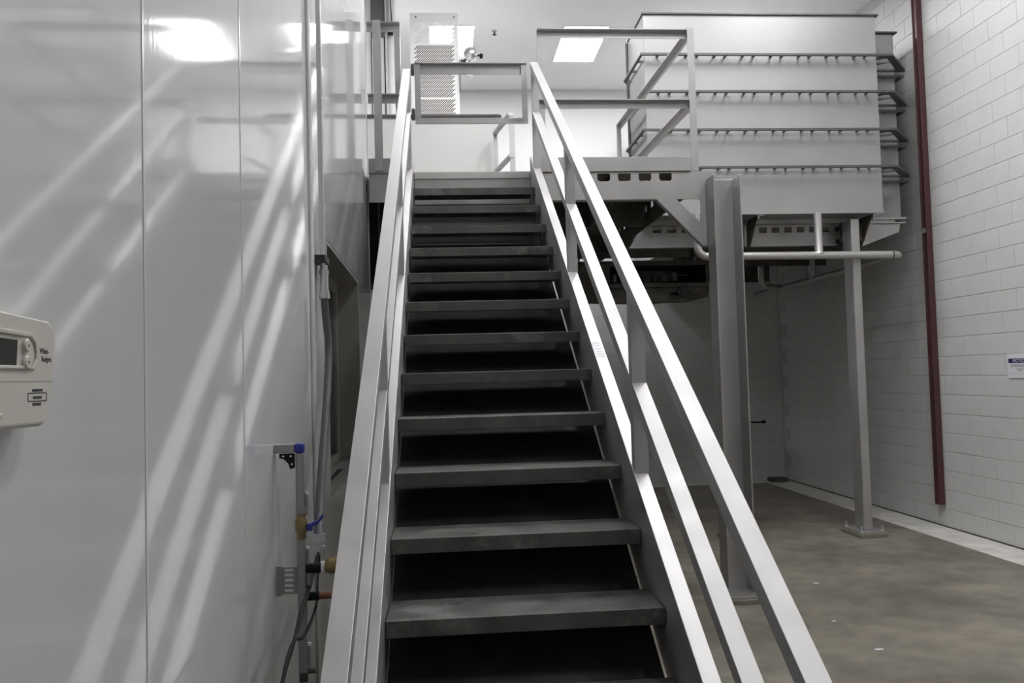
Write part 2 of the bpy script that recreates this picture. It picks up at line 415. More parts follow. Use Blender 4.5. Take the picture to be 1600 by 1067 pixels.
# ------------------------------------------------------------------ landing platform
LY, LZ = 6.603, 3.393
pf = thing('landing_platform', 'raised steel landing with slotted edge beam at the top of the stairs', 'platform', (.7, 6.45, 3.1))
def pp(mb, name, m, parent=pf, o=(.7, 6.45, 3.1), **k):
    off = -Vector(o); mb.v = [tuple(Vector(v)+off) for v in mb.v]; return mb.build(name, m, parent, **k)
m = MB(); m.box(-.30, .79, LY+.012, 12.85, LZ-.02, LZ); m.box(.79, 1.96, 6.47, 11.3, LZ-.02, LZ); m.box(.79, 2.93, 11.2, 12.3, 3.270, 3.288); m.box(-.565, -.30, 6.47, 12.85, LZ-.02, LZ); m.box(-1.3, -.565, 6.75, 12.85, LZ-.02, LZ); m.box(1.96, 2.90, 9.26, 11.3, LZ-.02, LZ)  # unseen rear sections, stepped and gapped to shape light on the back wall
pp(m, 'deck', 'beam')
nz = pp(MB().box(NX0+.004, NX1-.004, LY, LY+.012, LZ-.054, LZ+.002), 'nosing_plate', 'nosing', bevel=.002)
m = MB()
nx = 46; wdt = (NX1-NX0-.02)/nx
for i in range(nx):                      # raised lozenges of the chequer plate
    for j in range(3):
        cx = NX0+.012+(i+.5)*wdt; cz = LZ-.010-j*.0165; a = .5*(1 if (i+j) % 2 else -1)*1.4
        dx, dz = math.cos(a)*.011, math.sin(a)*.011; ex, ez = -math.sin(a)*.0028, math.cos(a)*.0028
        v = [(cx-dx, LY, cz-dz), (cx+ex, LY, cz+ez), (cx+dx, LY, cz+dz), (cx-ex, LY, cz-ez), (cx, LY-.0022, cz)]
        m.add(v, [(0, 1, 4), (1, 2, 4), (2, 3, 4), (3, 0, 4)])
ob = m.build('tread_pattern', 'nosing', None); ob.data.transform(Matrix.Translation((-.7, -6.45, -3.1))); ob.parent = nz; ob['kind'] = 'stuff'
pp(MB().box(NX0+.002, NX1-.002, LY+.012, LY+.022, LZ-.26, LZ-.02), 'riser_plate', 'beam')
# bent toe plates
prof = [(6.43, 3.345), (6.43, 3.46), (6.436, 3.46), (6.436, 3.351), (6.47, 3.351), (6.47, 3.345)]
pp(MB().sweep([(0, p[0], p[1]) for p in prof], (.775, 0, 0), (1.985, 0, 0)), 'toe_plate', 'beam', bevel=.0015)
pp(MB().sweep([(0, p[0], p[1]) for p in prof], (-.560, 0, 0), (-.30, 0, 0)), 'toe_plate', 'beam', bevel=.0015)
# slotted edge beam with knee bracket
outer = [(.775, 3.122), (1.70, 3.121), (2.056, 2.755), (2.20, 2.753), (2.20, 3.342), (.775, 3.344)]
holes = []
for i in range(6):
    a = 1.229-.166*2+.166*i; b = a+.102; r = .014; z0, z1 = 3.269, 3.331
    holes.append([(a+r, z0), (b-r, z0), (b, z0+r), (b, z1), (a, z1), (a, z0+r)])
holes.append([(1.862, 3.120), (2.045, 3.120), (2.058, 3.108), (2.054, 2.945), (2.046, 2.937)])
pp(MB().plate([outer]+holes, lambda u, v, t: (u, t, v), 6.445, 6.457), 'edge_beam', 'beam', bevel=.0015)
pp(MB().box(.775, 1.70, 6.458, 6.50, 3.116, 3.126), 'beam_flange', 'beam')
pp(MB().bar((1.70, 6.475, 3.124), (2.056, 6.475, 2.758), .05, .010), 'bracket_flange', 'beam')
pp(MB().box(2.056, 2.18, 6.436, 6.50, 2.743, 2.755), 'bracket_foot', 'beam')
# edge beam left of the stairs
pp(MB().box(-.560, -.30, 6.445, 6.457, 3.12, 3.344), 'edge_beam', 'beam')
# joists running back below the deck
for x in (-.25, .30, .775, 1.38, 1.93):
    out = [(6.46 if x > .77 else LY+.03, 3.13), ((12.8 if x < .7 else 11.15), 3.13), ((12.8 if x < .7 else 11.15), 3.372), (6.46 if x > .77 else LY+.03, 3.372)]
    hs = []
    for i in range(23 if x < .7 else 17):
        a = 6.95+i*.24; hs.append([(a, 3.27), (a+.10, 3.27), (a+.10, 3.33), (a, 3.33)])
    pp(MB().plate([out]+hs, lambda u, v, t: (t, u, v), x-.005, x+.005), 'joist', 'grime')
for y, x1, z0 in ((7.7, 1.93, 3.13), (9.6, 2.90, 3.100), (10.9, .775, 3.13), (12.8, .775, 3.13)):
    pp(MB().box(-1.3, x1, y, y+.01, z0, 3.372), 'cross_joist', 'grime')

# added black box filling the dark gap below the landing, at the left
bh = thing('dark_gap_box', 'added black box filling the dark gap below the landing, beside the left handrail', 'box', (-.42, 6.75, 2.6))
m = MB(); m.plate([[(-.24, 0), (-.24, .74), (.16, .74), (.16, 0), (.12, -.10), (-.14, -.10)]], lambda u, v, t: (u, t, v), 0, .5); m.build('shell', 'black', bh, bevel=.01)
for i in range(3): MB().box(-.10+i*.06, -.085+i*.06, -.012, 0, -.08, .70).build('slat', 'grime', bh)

# ------------------------------------------------------------------ guardrails on the landing
def hrail(parent, o, a, b, name='rail', h=.062, w=.055, m='guard'):   # angle: flange on top towards the viewer, leg behind
    x0, x1 = sorted((a[0], b[0])); y, z = a[1], a[2]
    mb = MB().sweep([(0, 0, 0), (0, -w, 0), (0, -w, -.007), (0, -.007, -.007), (0, -.007, -h), (0, 0, -h)], (x0, y, z), (x1, y, z))
    mb.v = [tuple(Vector(v)-Vector(o)) for v in mb.v]; return mb.build(name, m, parent, bevel=.001)
def bx(parent, o, name, m, *b, bevel=.0015):
    mb = MB().box(*b); mb.v = [tuple(Vector(v)-Vector(o)) for v in mb.v]; return mb.build(name, m, parent, bevel=bevel)
GY = 6.50
O = (1.4, GY, LZ); gr = thing('guardrail', 'grey steel guardrail right of the stairs, in front of the tank', 'guardrail', O)
hrail(gr, O, (.785, GY, 4.50), (2.05, GY, 4.50), 'top_rail'); hrail(gr, O, (.785, GY, 3.93), (2.05, GY, 3.93), 'mid_rail')
bx(gr, O, 'post', 'guard', .785, .835, GY-.006, GY, 3.46, 4.50)
bx(gr, O, 'post', 'guard', 1.995, 2.05, GY-.056, GY-.048, 3.35, 4.51)
m = MB(); 
for (z, n) in ((4.50, 'side_top_rail'), (3.93, 'side_mid_rail')):
    mb = MB().sweep([(0, 0, 0), (-.05, 0, 0), (-.05, 0, -.007), (-.007, 0, -.007), (-.007, 0, -.055), (0, 0, -.055)], (2.045, GY, z), (1.995, 9.0, z))
    mb.v = [tuple(Vector(v)-Vector(O)) for v in mb.v]; mb.build(n, 'guard', gr, bevel=.001)
bx(gr, O, 'post', 'guard', 1.945, 1.995, 8.98, 9.0, LZ, 4.50)
bx(gr, O, 'side_toe_plate', 'guard', 1.94, 1.946, 6.51, 8.95, LZ, 3.50)
O = (-.45, GY, LZ); gl = thing('guardrail', 'short grey guardrail left of the gate, ending against the white wall', 'guardrail', O)
hrail(gl, O, (-.560, GY, 4.545), (-.30, GY, 4.545), 'top_rail'); hrail(gl, O, (-.560, GY, 3.975), (-.30, GY, 3.975), 'mid_rail')
m = MB(); m.box(-.50, -.445, GY-.085, GY-.077, 3.36, 4.545); m.box(-.508, -.50, GY-.085, GY-.075, 3.36, 4.545); m.v = [tuple(Vector(v)-Vector(O)) for v in m.v]; m.build('post', 'guard', gl)
bx(gl, O, 'post', 'guard', -.345, -.30, GY-.006, GY, 3.46, 4.54)
# gate across the top of the stairs
O = (.25, LY, 3.78); gt = thing('safety_gate', 'grey angle-iron gate closing the top of the stairs', 'gate', O)
hrail(gt, O, (-.195, LY, 4.265), (.705, LY, 4.265), 'top_rail', h=.085, w=.045)
m = MB(); m.box(-.195, -.150, LY-.030, LY-.022, 3.80, 4.258); m.v = [tuple(Vector(v)-Vector(O)) for v in m.v]; m.build('stile', 'guard', gt)
m = MB(); m.box(.660, .705, LY-.030, LY-.022, 3.80, 4.258); m.v = [tuple(Vector(v)-Vector(O)) for v in m.v]; m.build('stile', 'guard', gt)
m = MB(); m.box(-.195, .705, LY-.040, LY-.032, 3.785, 3.815); m.box(-.195, .705, LY-.040, LY, 3.778, 3.785); m.v = [tuple(Vector(v)-Vector(O)) for v in m.v]; m.build('bottom_rail', 'guard', gt)
for z in (4.16, 3.80):
    m = MB(); m.box(-.222, -.196, LY-.046, LY-.036, z, z+.085); m.tube([(-.209, LY-.05, z-.005), (-.209, LY-.05, z+.09)], .008, 8)
    m.v = [tuple(Vector(v)-Vector(O)) for v in m.v]; m.build('hinge', 'grime', gt)

# ------------------------------------------------------------------ columns
def bolt(parent, x, y, z):
    m = MB(); m.tube([(x, y, z), (x, y, z+.055)], .009, 8); m.tube([(x, y, z), (x, y, z+.018)], .02, 6); m.build('anchor_bolt', 'zinc', parent)
O = (2.21, 6.34, 0); c1 = thing('steel_column', 'tall grey channel column standing in front of the tank, nearest the stairs', 'column', O)
MB().sweep([(-.11, -.09, 0), (-.098, -.09, 0), (-.098, .08, 0), (.098, .08, 0), (.098, -.09, 0), (.11, -.09, 0), (.11, .092, 0), (-.11, .092, 0)], (0, 0, .055), (0, 0, 3.27)).build('shaft', 'beam', c1, bevel=.003)
MB().box(-.17, .17, -.20, .19, .035, .055).build('base_plate', 'pipe', c1, bevel=.003)
MB().box(-.19, .19, -.22, .20, 0, .035).build('grout_pad', 'concrete_pad', c1, bevel=.004)
for sx in (-1, 1):
    for sy in (-1, 1): bolt(c1, sx*.14, sy*.16, .055)
def tube_col(x, y, top, label):
    c = thing('steel_column', label, 'column', (x, y, 0))
    MB().box(-.047, .047, -.10, .10, .06, top).build('shaft', 'beam', c, bevel=.014, seg=3)
    MB().box(-.14, .14, -.20, .20, .04, .06).build('base_plate', 'pipe', c, bevel=.003)
    MB().box(-.15, .15, -.215, .215, 0, .04).build('grout_pad', 'concrete_pad', c, bevel=.004)
    for sx in (-1, 1):
        for sy in (-1, 1): bolt(c, sx*.11, sy*.165, .06)
    return c
tube_col(4.31, 8.45, 3.30, 'grey steel column under the right side of the tank')
tube_col(2.96, 8.45, 3.30, 'grey steel column under the tank, hidden behind the front column')

# ------------------------------------------------------------------ tank
TX0, TX1, TY, TB, TT, TY2, TX2, TY3, TX3, TY4 = 2.11, 4.60, 8.30, 3.36, 5.445, 8.75, 5.05, 12.6, 2.95, 9.0
O = (3.4, 8.3, 3.36); tk = thing('steel_tank', 'large ribbed grey steel tank raised on columns', 'tank', O)
def tp(mb, name, m, parent=tk, **k):
    mb.v = [tuple(Vector(v)-Vector(O)) for v in mb.v]; return mb.build(name, m, parent, **k)
plan = [(TX0, TY), (TX1, TY), (TX1, TY2), (TX2, TY2), (TX2, TY3), (TX3, TY3), (TX3, TY4), (TX0, TY4)]  # hidden rear part carried back to keep the wall behind dark
tp(MB().plate([plan], lambda u, v, t: (u, v, t), TB, TT-.005), 'body', 'tank', bevel=.006)
# rim: small turned-out lip all round
lip = [(TX0-.012, TY-.02), (TX1+.03, TY-.02), (TX1+.03, TY2-.03), (TX2+.035, TY2-.03), (TX2+.035, TY3+.03), (TX3-.03, TY3+.03), (TX3-.03, TY4+.03), (TX0-.012, TY4+.03)]
inn = [(TX0+.05, TY+.05), (TX1-.05, TY+.05), (TX1-.05, TY2+.05), (TX2-.05, TY2+.05), (TX2-.05, TY3-.05), (TX3+.05, TY3-.05), (TX3+.05, TY4-.05), (TX0+.05, TY4-.05)]
tp(MB().plate([lip, inn], lambda u, v, t: (u, v, t), TT-.004, TT+.012), 'rim', 'rib')
tp(MB().box(TX0, TX1, TY-.008, TY, TB-.012, TB+.004), 'bottom_edge', 'tank')
RZ = (4.985, 4.598, 4.202, 3.812)
for zi in RZ:
    m = MB(); w = .030; h = .022; yo = TY-.085; zr = zi
    m.box(TX0-.06, TX1, yo, yo+w, zr, zr+h)                       # front bar
    m.box(TX0-.06, TX0-.032, yo+w, 9.02, zr, zr+h)                     # left bar
    x = TX0+.12
    while x < TX1-.02:
        for q in (0, .115):
            if x+q < TX1: m.box(x+q, x+q+.02, yo+w, TY, zr, zr+h)
        x += .30
    for y in (TY+.12, TY+.4, TY+.75): m.box(TX0-.032, TX0, y, y+.02, zr, zr+h)
    tp(m, 'rib', 'rib')
    # corner brace at the step: bars round a triangle, two struts
    m = MB()
    m.plate([[(TX1, yo), (TX1+.13, yo), (5.12, 8.655), (5.12, 8.69), (TX1, 8.69), (TX1, 8.66), (5.02, 8.66), (TX1+.118, yo+.085), (TX1+.07, yo+.085), (TX1, yo+.16)]], lambda u, v, t: (u, v, t), zr, zr+h)
    m.bar((TX1, yo+.30, zr+h/2), (TX1+.20, yo+.19, zr+h/2), .028, h)
    tp(m, 'corner_brace', 'rib')
    m = MB(); z2 = zr-.055
    m.box(TX1+.001, TX2+.07, 8.69, 8.715, z2, z2+h); m.box(TX2+.04, TX2+.07, 8.715, 12.6, z2, z2+h)
    for x in (TX1+.12, TX1+.30): m.box(x, x+.02, 8.715, TY2, z2, z2+h)
    for y in (8.9, 9.3, 9.7, 10.2, 10.8, 11.4, 12.0): m.box(TX2, TX2+.04, y, y+.02, z2, z2+h)
    tp(m, 'side_rib', 'rib')
tp(MB().tube([(TX0-.012, TY4+.02, TB-.2), (TX0-.012, TY4+.02, TT-.02)], .016, 10), 'corner_pipe', 'rib', smooth=True)
# stand of the tank
O2 = (3.6, 8.6, 3.05); sd = thing('tank_stand', 'grey slotted steel frame and gusset plates under the ribbed tank', 'frame', O2)
def sp_(mb, name, m, **k):
    mb.v = [tuple(Vector(v)-Vector(O2)) for v in mb.v]; return mb.build(name, m, sd, **k)
out = [(1.985, 3.085), (4.262, 3.085), (4.262, 3.305), (2.115, 3.305)]; hs = []
for i in range(9):
    a = 2.24+i*.158
    if a < 2.75: hs.append([(a, 3.235), (a+.10, 3.235), (a+.10, 3.295), (a, 3.295)])
for i in range(7):
    a = 3.27+i*.140
    hs.append([(a, 3.222), (a+.085, 3.222), (a+.085, 3.282), (a, 3.282)])
sp_(MB().plate([out]+hs, lambda u, v, t: (u, t, v), 8.70, 8.712), 'slotted_beam', 'beam', bevel=.001)
sp_(MB().box(2.1, 4.9, 8.62, 8.82, 3.306, 3.358), 'beam_flange', 'beam')
sp_(MB().box(1.97, 4.262, 8.66, 8.75, 3.072, 3.084), 'beam_flange', 'beam')
for x in (3.26, 4.50):
    sp_(MB().plate([[(8.34, 3.345), (8.60, 3.04), (8.66, 3.04), (8.66, 3.345)]], lambda u, v, t: (t, u, v), x-.006, x+.006), 'gusset', 'grime')
    m = MB(); m.box(x-.004, x+.05, 8.30, 8.345, 3.335, 3.343); m.box(x-.008, x+.0, 8.30, 8.345, 3.300, 3.343); sp_(m, 'clip', 'pipe')
sp_(MB().plate([[(4.507, 3.045), (4.93, 3.195), (4.945, 3.285), (4.507, 3.285)]], lambda u, v, t: (u, t, v), 8.60, 8.612), 'gusset', 'beam', bevel=.001)
sp_(MB().box(4.507, 5.0, 8.58, 9.9, 3.287, 3.300), 'side_ledge', 'beam')
sp_(MB().box(4.64, 5.02, 8.60, 9.8, 3.335, 3.358), 'side_beam', 'beam')
sp_(MB().box(4.26, 4.52, 8.56, 8.60, 3.10, 3.30), 'cross_plate', 'grime')
for y in (9.6, 10.5, 12.4):
    sp_(MB().box(2.96, 5.0, y, y+.012, 3.09, 3.358), 'cross_beam', 'grime')
# drain pipes
O3 = (3.8, 8.4, 2.9)
pm = thing('drain_pipe', 'grey steel drain pipe below the tank, with elbows and branch pipes', 'pipe', O3)
def dp_(mb, name, m='pipe'):
    mb.v = [tuple(Vector(v)-Vector(O3)) for v in mb.v]; return mb.build(name, m, pm, smooth=True)
pr = .041
dp_(MB().tube(fillet([(2.60, 8.30, 3.36), (2.60, 8.30, 2.92), (4.77, 8.29, 2.905), (4.74, 9.6, 2.885), (4.70, 12.2, 2.88)], .10, 8), pr, 14), 'main_run')
dp_(MB().tube([(3.88, 8.295, 3.36), (3.88, 8.295, 2.955), (3.88, 8.295, 2.93)], [pr, pr, pr*1.25], 14), 'branch')
dp_(MB().tube([(4.66, 8.29, 2.906), (4.672, 8.29, 2.906)], pr+.002, 14), 'weld_ring', 'grime')
dp_(MB().tube([(4.72, 9.35, 3.286), (4.72, 9.35, 2.89)], pr*.8, 12), 'branch')
dp_(MB().tube([(4.72, 10.3, 3.36), (4.72, 10.3, 2.89)], pr*.9, 12), 'branch')
dp_(MB().tube(fillet([(4.35, 11.1, 3.36), (4.35, 11.1, 2.90), (4.71, 11.3, 2.885)], .12, 6), pr, 12), 'branch')

# ------------------------------------------------------------------ machine hung below the platform
O4 = (2.35, 9.6, 2.56)
um = thing('hanging_machine', 'dark grimy machine housing hung below the platform, in front of the back wall', 'machine', O4)
def up_(mb, name, m, parent=um, **k):
    mb.v = [tuple(Vector(v)-Vector(O4)) for v in mb.v]; return mb.build(name, m, parent, **k)
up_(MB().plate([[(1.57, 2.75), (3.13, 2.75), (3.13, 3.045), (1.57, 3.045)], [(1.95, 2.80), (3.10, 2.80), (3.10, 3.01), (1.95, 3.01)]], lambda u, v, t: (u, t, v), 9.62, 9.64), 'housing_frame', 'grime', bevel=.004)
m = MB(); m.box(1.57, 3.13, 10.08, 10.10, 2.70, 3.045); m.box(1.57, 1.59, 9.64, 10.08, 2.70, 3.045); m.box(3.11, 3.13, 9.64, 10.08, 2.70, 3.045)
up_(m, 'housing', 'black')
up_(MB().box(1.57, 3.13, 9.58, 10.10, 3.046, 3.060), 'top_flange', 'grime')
for i in range(7):
    x = 2.02+i*.12; h = random.uniform(.05, .13); up_(MB().tube([(x, 9.72, 2.81+.02), (x, 9.72, 2.83+h)], random.uniform(.025, .05), 10), 'fitting', random.choice(['grime', 'dark', 'rib']), smooth=True)
up_(MB().box(2.10, 2.75, 9.75, 9.95, 2.80, 2.96), 'motor_block', 'grime', bevel=.01)
up_(MB().tube([(2.0, 9.70, 2.92), (2.9, 9.70, 2.90)], .012, 8), 'hose', 'dark', smooth=True)
pts = [(1.57, 2.75), (3.13, 2.75), (3.13, 2.63), (3.06, 2.615), (2.90, 2.58), (2.62, 2.575), (2.45, 2.565), (2.2, 2.57), (1.9, 2.575), (1.57, 2.60)]
up_(MB().plate([pts], lambda u, v, t: (u, t, v), 9.64, 9.80), 'drip_tray', 'grime', bevel=.01)
m = MB()
for i in range(16):
    x = random.uniform(2.2, 3.08); z = random.uniform(2.60, 2.74); s = random.uniform(.012, .05); m.box(x-s, x+s, 9.615, 9.64, z-s*.35, z+s*.35)
tag(up_(m, 'crust', 'soffit'), kind='stuff')
for x in (1.62, 3.05): up_(MB().tube([(x, 9.85, 3.07), (x, 9.85, 3.358)], .012, 8), 'hanger_rod', 'pipe')

# ------------------------------------------------------------------ equipment on the landing
O5 = (-.1, 9.4, LZ)
eq = thing('machine_cabinet', 'long white machine cabinet on the landing behind the gate', 'cabinet', O5)
def ep(mb, name, m, parent=eq, o=O5, **k):
    mb.v = [tuple(Vector(v)-Vector(o)) for v in mb.v]; return mb.build(name, m, parent, **k)
ep(MB().box(-.90, .655, 9.42, 10.7, LZ+.02, 4.715), 'body', 'cream', bevel=.006)
ep(MB().tube([(-.92, 9.405, 4.737), (.67, 9.405, 4.737), (.69, 9.425, 4.737)], .019, 10), 'top_edge', 'rib', smooth=True)
ep(MB().box(-.92, .67, 9.42, 10.7, 4.716, 4.735), 'worktop', 'white_eq')
# perforated guard
O6 = (-.04, 9.5, 4.735)
pg = thing('perforated_guard', 'tall white perforated sheet-metal guard standing on the machine cabinet', 'guard', O6)
gx0, gx1, gz0, gz1 = -.322, .232, 4.737, 5.975
m = MB(); pitch, hrow, ncell = .0255, .051, 17        # slanted slots in rows, plain bands between
fx0 = gx0+.032; fx1 = fx0+ncell*pitch+hrow
def q4(a, b, c, d): m.add([(a, 9.5, c), (b, 9.5, c), (b, 9.5, d), (a, 9.5, d)], [(0, 1, 2, 3)])
q4(gx0, fx0, gz0, gz1); q4(fx1, gx1, gz0, gz1)
zp = gz0
for (a, n) in ((gz0+.02, 4), (gz0+.245, 12), (gz0+.88, 5)):
    q4(fx0, fx1, zp, a); zp = a+n*hrow
    for j in range(n):
        z0, z1 = a+j*hrow, a+(j+1)*hrow
        m.add([(fx0, 9.5, z0), (fx0+hrow, 9.5, z1), (fx0, 9.5, z1)], [(0, 1, 2)])
        m.add([(fx1-hrow, 9.5, z0), (fx1, 9.5, z0), (fx1, 9.5, z1)], [(0, 1, 2)])
        for i in range(ncell):
            x = fx0+i*pitch
            C = lambda u, w: (x+u*pitch+w*hrow, 9.5, z0+w*hrow)
            v = [C(0, 0), C(1, 0), C(1, 1), C(0, 1), C(.25, .012), C(.78, .012), C(.78, .988), C(.25, .988)]
            m.add(v, [(0, 1, 5, 4), (1, 2, 6, 5), (2, 3, 7, 6), (3, 0, 4, 7)])
q4(fx0, fx1, zp, gz1)
o = ep(m, 'perforated_sheet', 'white_eq', pg, O6); so = o.modifiers.new('solid', 'SOLIDIFY'); so.thickness = .002; so.offset = -1
m = MB(); m.box(gx0, gx0+.003, 9.502, 9.9, gz0, gz1); m.box(gx1-.003, gx1, 9.502, 9.9, gz0, gz1)
ep(m, 'side_panel', 'white_eq', pg, O6)
ep(MB().box(gx0+.003, gx1-.003, 9.545, 9.55, gz0, gz1-.34), 'shade_sheet', 'dark', pg, O6)  # dark sheet painting the shade behind the slots
for x in (gx0+.07, gx1-.045): ep(MB().tube([(x, 9.499, gz1-.05), (x, 9.492, gz1-.05)], .009, 8), 'screw', 'grime', pg, O6)
# chrome valve on the side of the guard
O7 = (.37, 9.45, 5.46); cv = thing('chrome_valve', 'round chrome valve with a black knob beside the perforated guard', 'valve', O7)
def vp(mb, name, m, **k):
    mb.v = [tuple(Vector(v)-Vector(O7)) for v in mb.v]; return mb.build(name, m, cv, **k)
vp(MB().tube([(.36, 9.40, 5.465), (.362, 9.41, 5.466), (.375, 9.50, 5.47), (.378, 9.52, 5.47)], [.03, .075, .075, .03], 24), 'bonnet', 'chrome', smooth=True)
vp(MB().tube([(.234, 9.53, 5.44), (.37, 9.53, 5.44)], .028, 14), 'pipe_stub', 'chrome', smooth=True)
vp(MB().box(.255, .315, 9.44, 9.52, 5.36, 5.41), 'clamp', 'grime', bevel=.008)
vp(MB().tube([(.45, 9.46, 5.46), (.475, 9.46, 5.46)], .014, 8), 'stem', 'dark')
vp(MB().tube([(.475, 9.46, 5.455), (.51, 9.46, 5.45)], [.034, .026], 8), 'knob', 'black', smooth=True)
vp(MB().box(.32, .39, 9.46, 9.52, 5.22, 5.27), 'foot_block', 'frame_alu', bevel=.004)
vp(MB().tube([(.355, 9.50, 5.42), (.355, 9.50, 5.25)], .012, 8), 'drop_pipe', 'chrome')
vp(MB().box(.233, .245, 9.47, 9.49, 5.03, 5.52), 'side_strap', 'rib')
# tall door-like column behind the left guardrail
O8 = (-.66, 9.6, 4.735); tc = thing('tall_cabinet', 'tall white cabinet with dark upper window behind the left guardrail', 'cabinet', O8)
def cp(mb, name, m, **k):
    mb.v = [tuple(Vector(v)-Vector(O8)) for v in mb.v]; return mb.build(name, m, tc, **k)
cp(MB().box(-1.1, -.60, 9.60, 10.4, 4.737, ZC-.004), 'body', 'white_eq', bevel=.004)
cp(MB().box(-.775, -.615, 9.585, 9.60, 5.72, 6.22), 'window_panel', 'grey_panel', bevel=.003)
cp(MB().box(-.775, -.768, 9.58, 9.60, 4.74, 5.72), 'door_gap', 'dark')
cp(MB().box(-.625, -.618, 9.58, 9.60, 4.74, 5.72), 'door_gap', 'dark')
cp(MB().box(-.612, -.59, 9.56, 9.60, 4.737, 6.24), 'edge_trim', 'frp_trim', bevel=.003)
cp(MB().tube([(-.545, 9.66, 4.737), (-.545, 9.66, 6.24)], .052, 20), 'duct', 'white_eq', smooth=True)
cp(MB().box(-.50, -.445, 9.62, 9.70, 4.737, 5.76), 'side_channel', 'frame_alu')
sw = thing('cable_box', 'small black box on a thin cable above the left guardrail', 'junction box', (-.545, 9.55, 5.80))
MB().box(-.032, .028, -.03, .028, -.06, .06).build('case', 'black', sw, bevel=.004)
MB().tube([(.015, 0, .06), (.01, .0, .2), (-.005, 0, .44)], .006, 8).build('cable', 'dark', sw)
MB().tube([(.028, 0, -.03), (.05, 0, -.035)], .014, 8).build('plug', 'zinc', sw)
# far end rail of the landing
O9 = (.68, 8.9, LZ); er = thing('guardrail', 'short grey guardrail at the far side of the landing, seen below the gate', 'guardrail', O9)
def rp(mb, name, m='guard', **k):
    mb.v = [tuple(Vector(v)-Vector(O9)) for v in mb.v]; return mb.build(name, m, er, **k)
rp(MB().box(.72, .775, 8.58, 8.60, LZ, 4.50), 'post'); rp(MB().box(.60, .64, 9.29, 9.31, LZ, 4.50), 'post')
rp(MB().bar((.735, 8.57, 4.49), (.615, 9.30, 4.50), .05, .03), 'top_rail'); rp(MB().bar((.735, 8.57, 4.05), (.615, 9.30, 4.06), .05, .03), 'mid_rail')

# ------------------------------------------------------------------ right wall: red channel, sign, small things
O10 = (XR-.03, 8.66, .24); rp_ = thing('red_standpipe', 'dark red vertical channel running down the white block wall', 'pipe', O10)
h = 5.98
MB().sweep([(.020, -.045, 0), (-.045, -.045, 0), (-.045, -.03, 0), (-.030, -.03, 0), (-.030, .03, 0), (-.045, .03, 0), (-.045, .045, 0), (.020, .045, 0)], (0, 0, 0), (0, 0, h)).build('channel', 'red', rp_, bevel=.003)
MB().box(-.047, -.032, -.029, .029, 2.95, 3.0).build('bracket', 'frame_alu', rp_)
O11 = (XR-.012, 7.34, 1.715); sg = thing('notice_sign', 'small white NOTICE sign with a blue header on the block wall', 'sign', O11)
MB().box(0, .005, -.165, .165, -.115, .115).build('board', 'sign', sg, bevel=.002)
MB().box(-.0015, 0, -.15, .15, .028, .070).build('header', 'sign_blue', sg)
Mx = Matrix(((0, 0, -1, -.0018), (-1, 0, 0, 0), (0, 1, 0, .049), (0, 0, 0, 1)))
text('lettering', 'NOTICE', .040, 'sign', sg, Mx, sx=1.25)
m = MB()
for z, w in ((.010, .125), (-.004, .12), (-.030, .05), (-.044, .035)): m.box(-.001, 0, -w, w, z-.004, z+.004)
m.build('print_line', 'frame_alu', sg)
MB().box(-.001, 0, -.15, .15, -.0735, -.0705).build('rule', 'plastic_dk', sg)
wb_ = thing('hose_tap', 'small dark pipe stub on the shaded back wall, beside the front column', 'tap', (4.8, YB-.015, .92))
MB().tube([(0, 0, 0), (0, -.12, 0)], .014, 8).build('pipe_stub', 'dark', wb_)
MB().tube([(-.02, -.12, 0), (.13, -.12, .004)], .012, 8).build('lever', 'black', wb_); MB().tube([(.13, -.12, .004), (.18, -.12, .006)], .022, 8).build('grip', 'black', wb_)
fb = thing('floor_box', 'low dark box on the floor in the far right corner', 'box', (5.10, 12.62, .006))
MB().box(-.14, .12, -.10, .12, 0, .055).build('body', 'grime', fb, bevel=.006); MB().box(-.12, .10, -.08, .10, .055, .062).build('lid', 'dark', fb)
# loose wire on the floor
pts = [(1.55+.22*math.cos(t)*(1+.15*math.sin(3*t)), 6.75+.35*math.sin(t), .006+.004*math.sin(2*t)) for t in [i*.28 for i in range(26)]]
tag(MB().tube(pts, .004, 6).build('loose_wire', 'grime', smooth=True), 'thin loop of loose wire on the concrete floor behind the stairs', 'wire')
# scraps on the floor
for i, (x, y, s, lab) in enumerate([(2.95, 6.62, .016, 'tiny pale paper scrap on the floor between the two columns'), (2.62, 5.02, .018, 'thin pale sliver lying on the floor right of the handrail'), (2.62, 5.62, .010, 'small pale chip on the floor near the front column base')]):
    m = MB(); m.add([(x-s*1.6, y-s*.4, .003), (x+s*1.5, y-s*.5, .003), (x+s*1.7, y+s*.4, .005), (x-s, y+s*.6, .004), (x-s*1.6, y-s*.4, .001), (x+s*1.5, y-s*.5, .001), (x+s*1.7, y+s*.4, .001), (x-s, y+s*.6, .001)], [(0, 1, 2, 3), (4, 7, 6, 5), (0, 4, 5, 1), (1, 5, 6, 2), (2, 6, 7, 3), (3, 7, 4, 0)])
    tag(m.build('paper_scrap', 'sign'), lab, 'scrap')

# ------------------------------------------------------------------ left wall fittings (local: x out of the wall, y along it, z up)
th = thing('thermostat', 'cream wall thermostat with a dark display at the left edge', 'thermostat', LW(.88, .001, 1.77), LE)
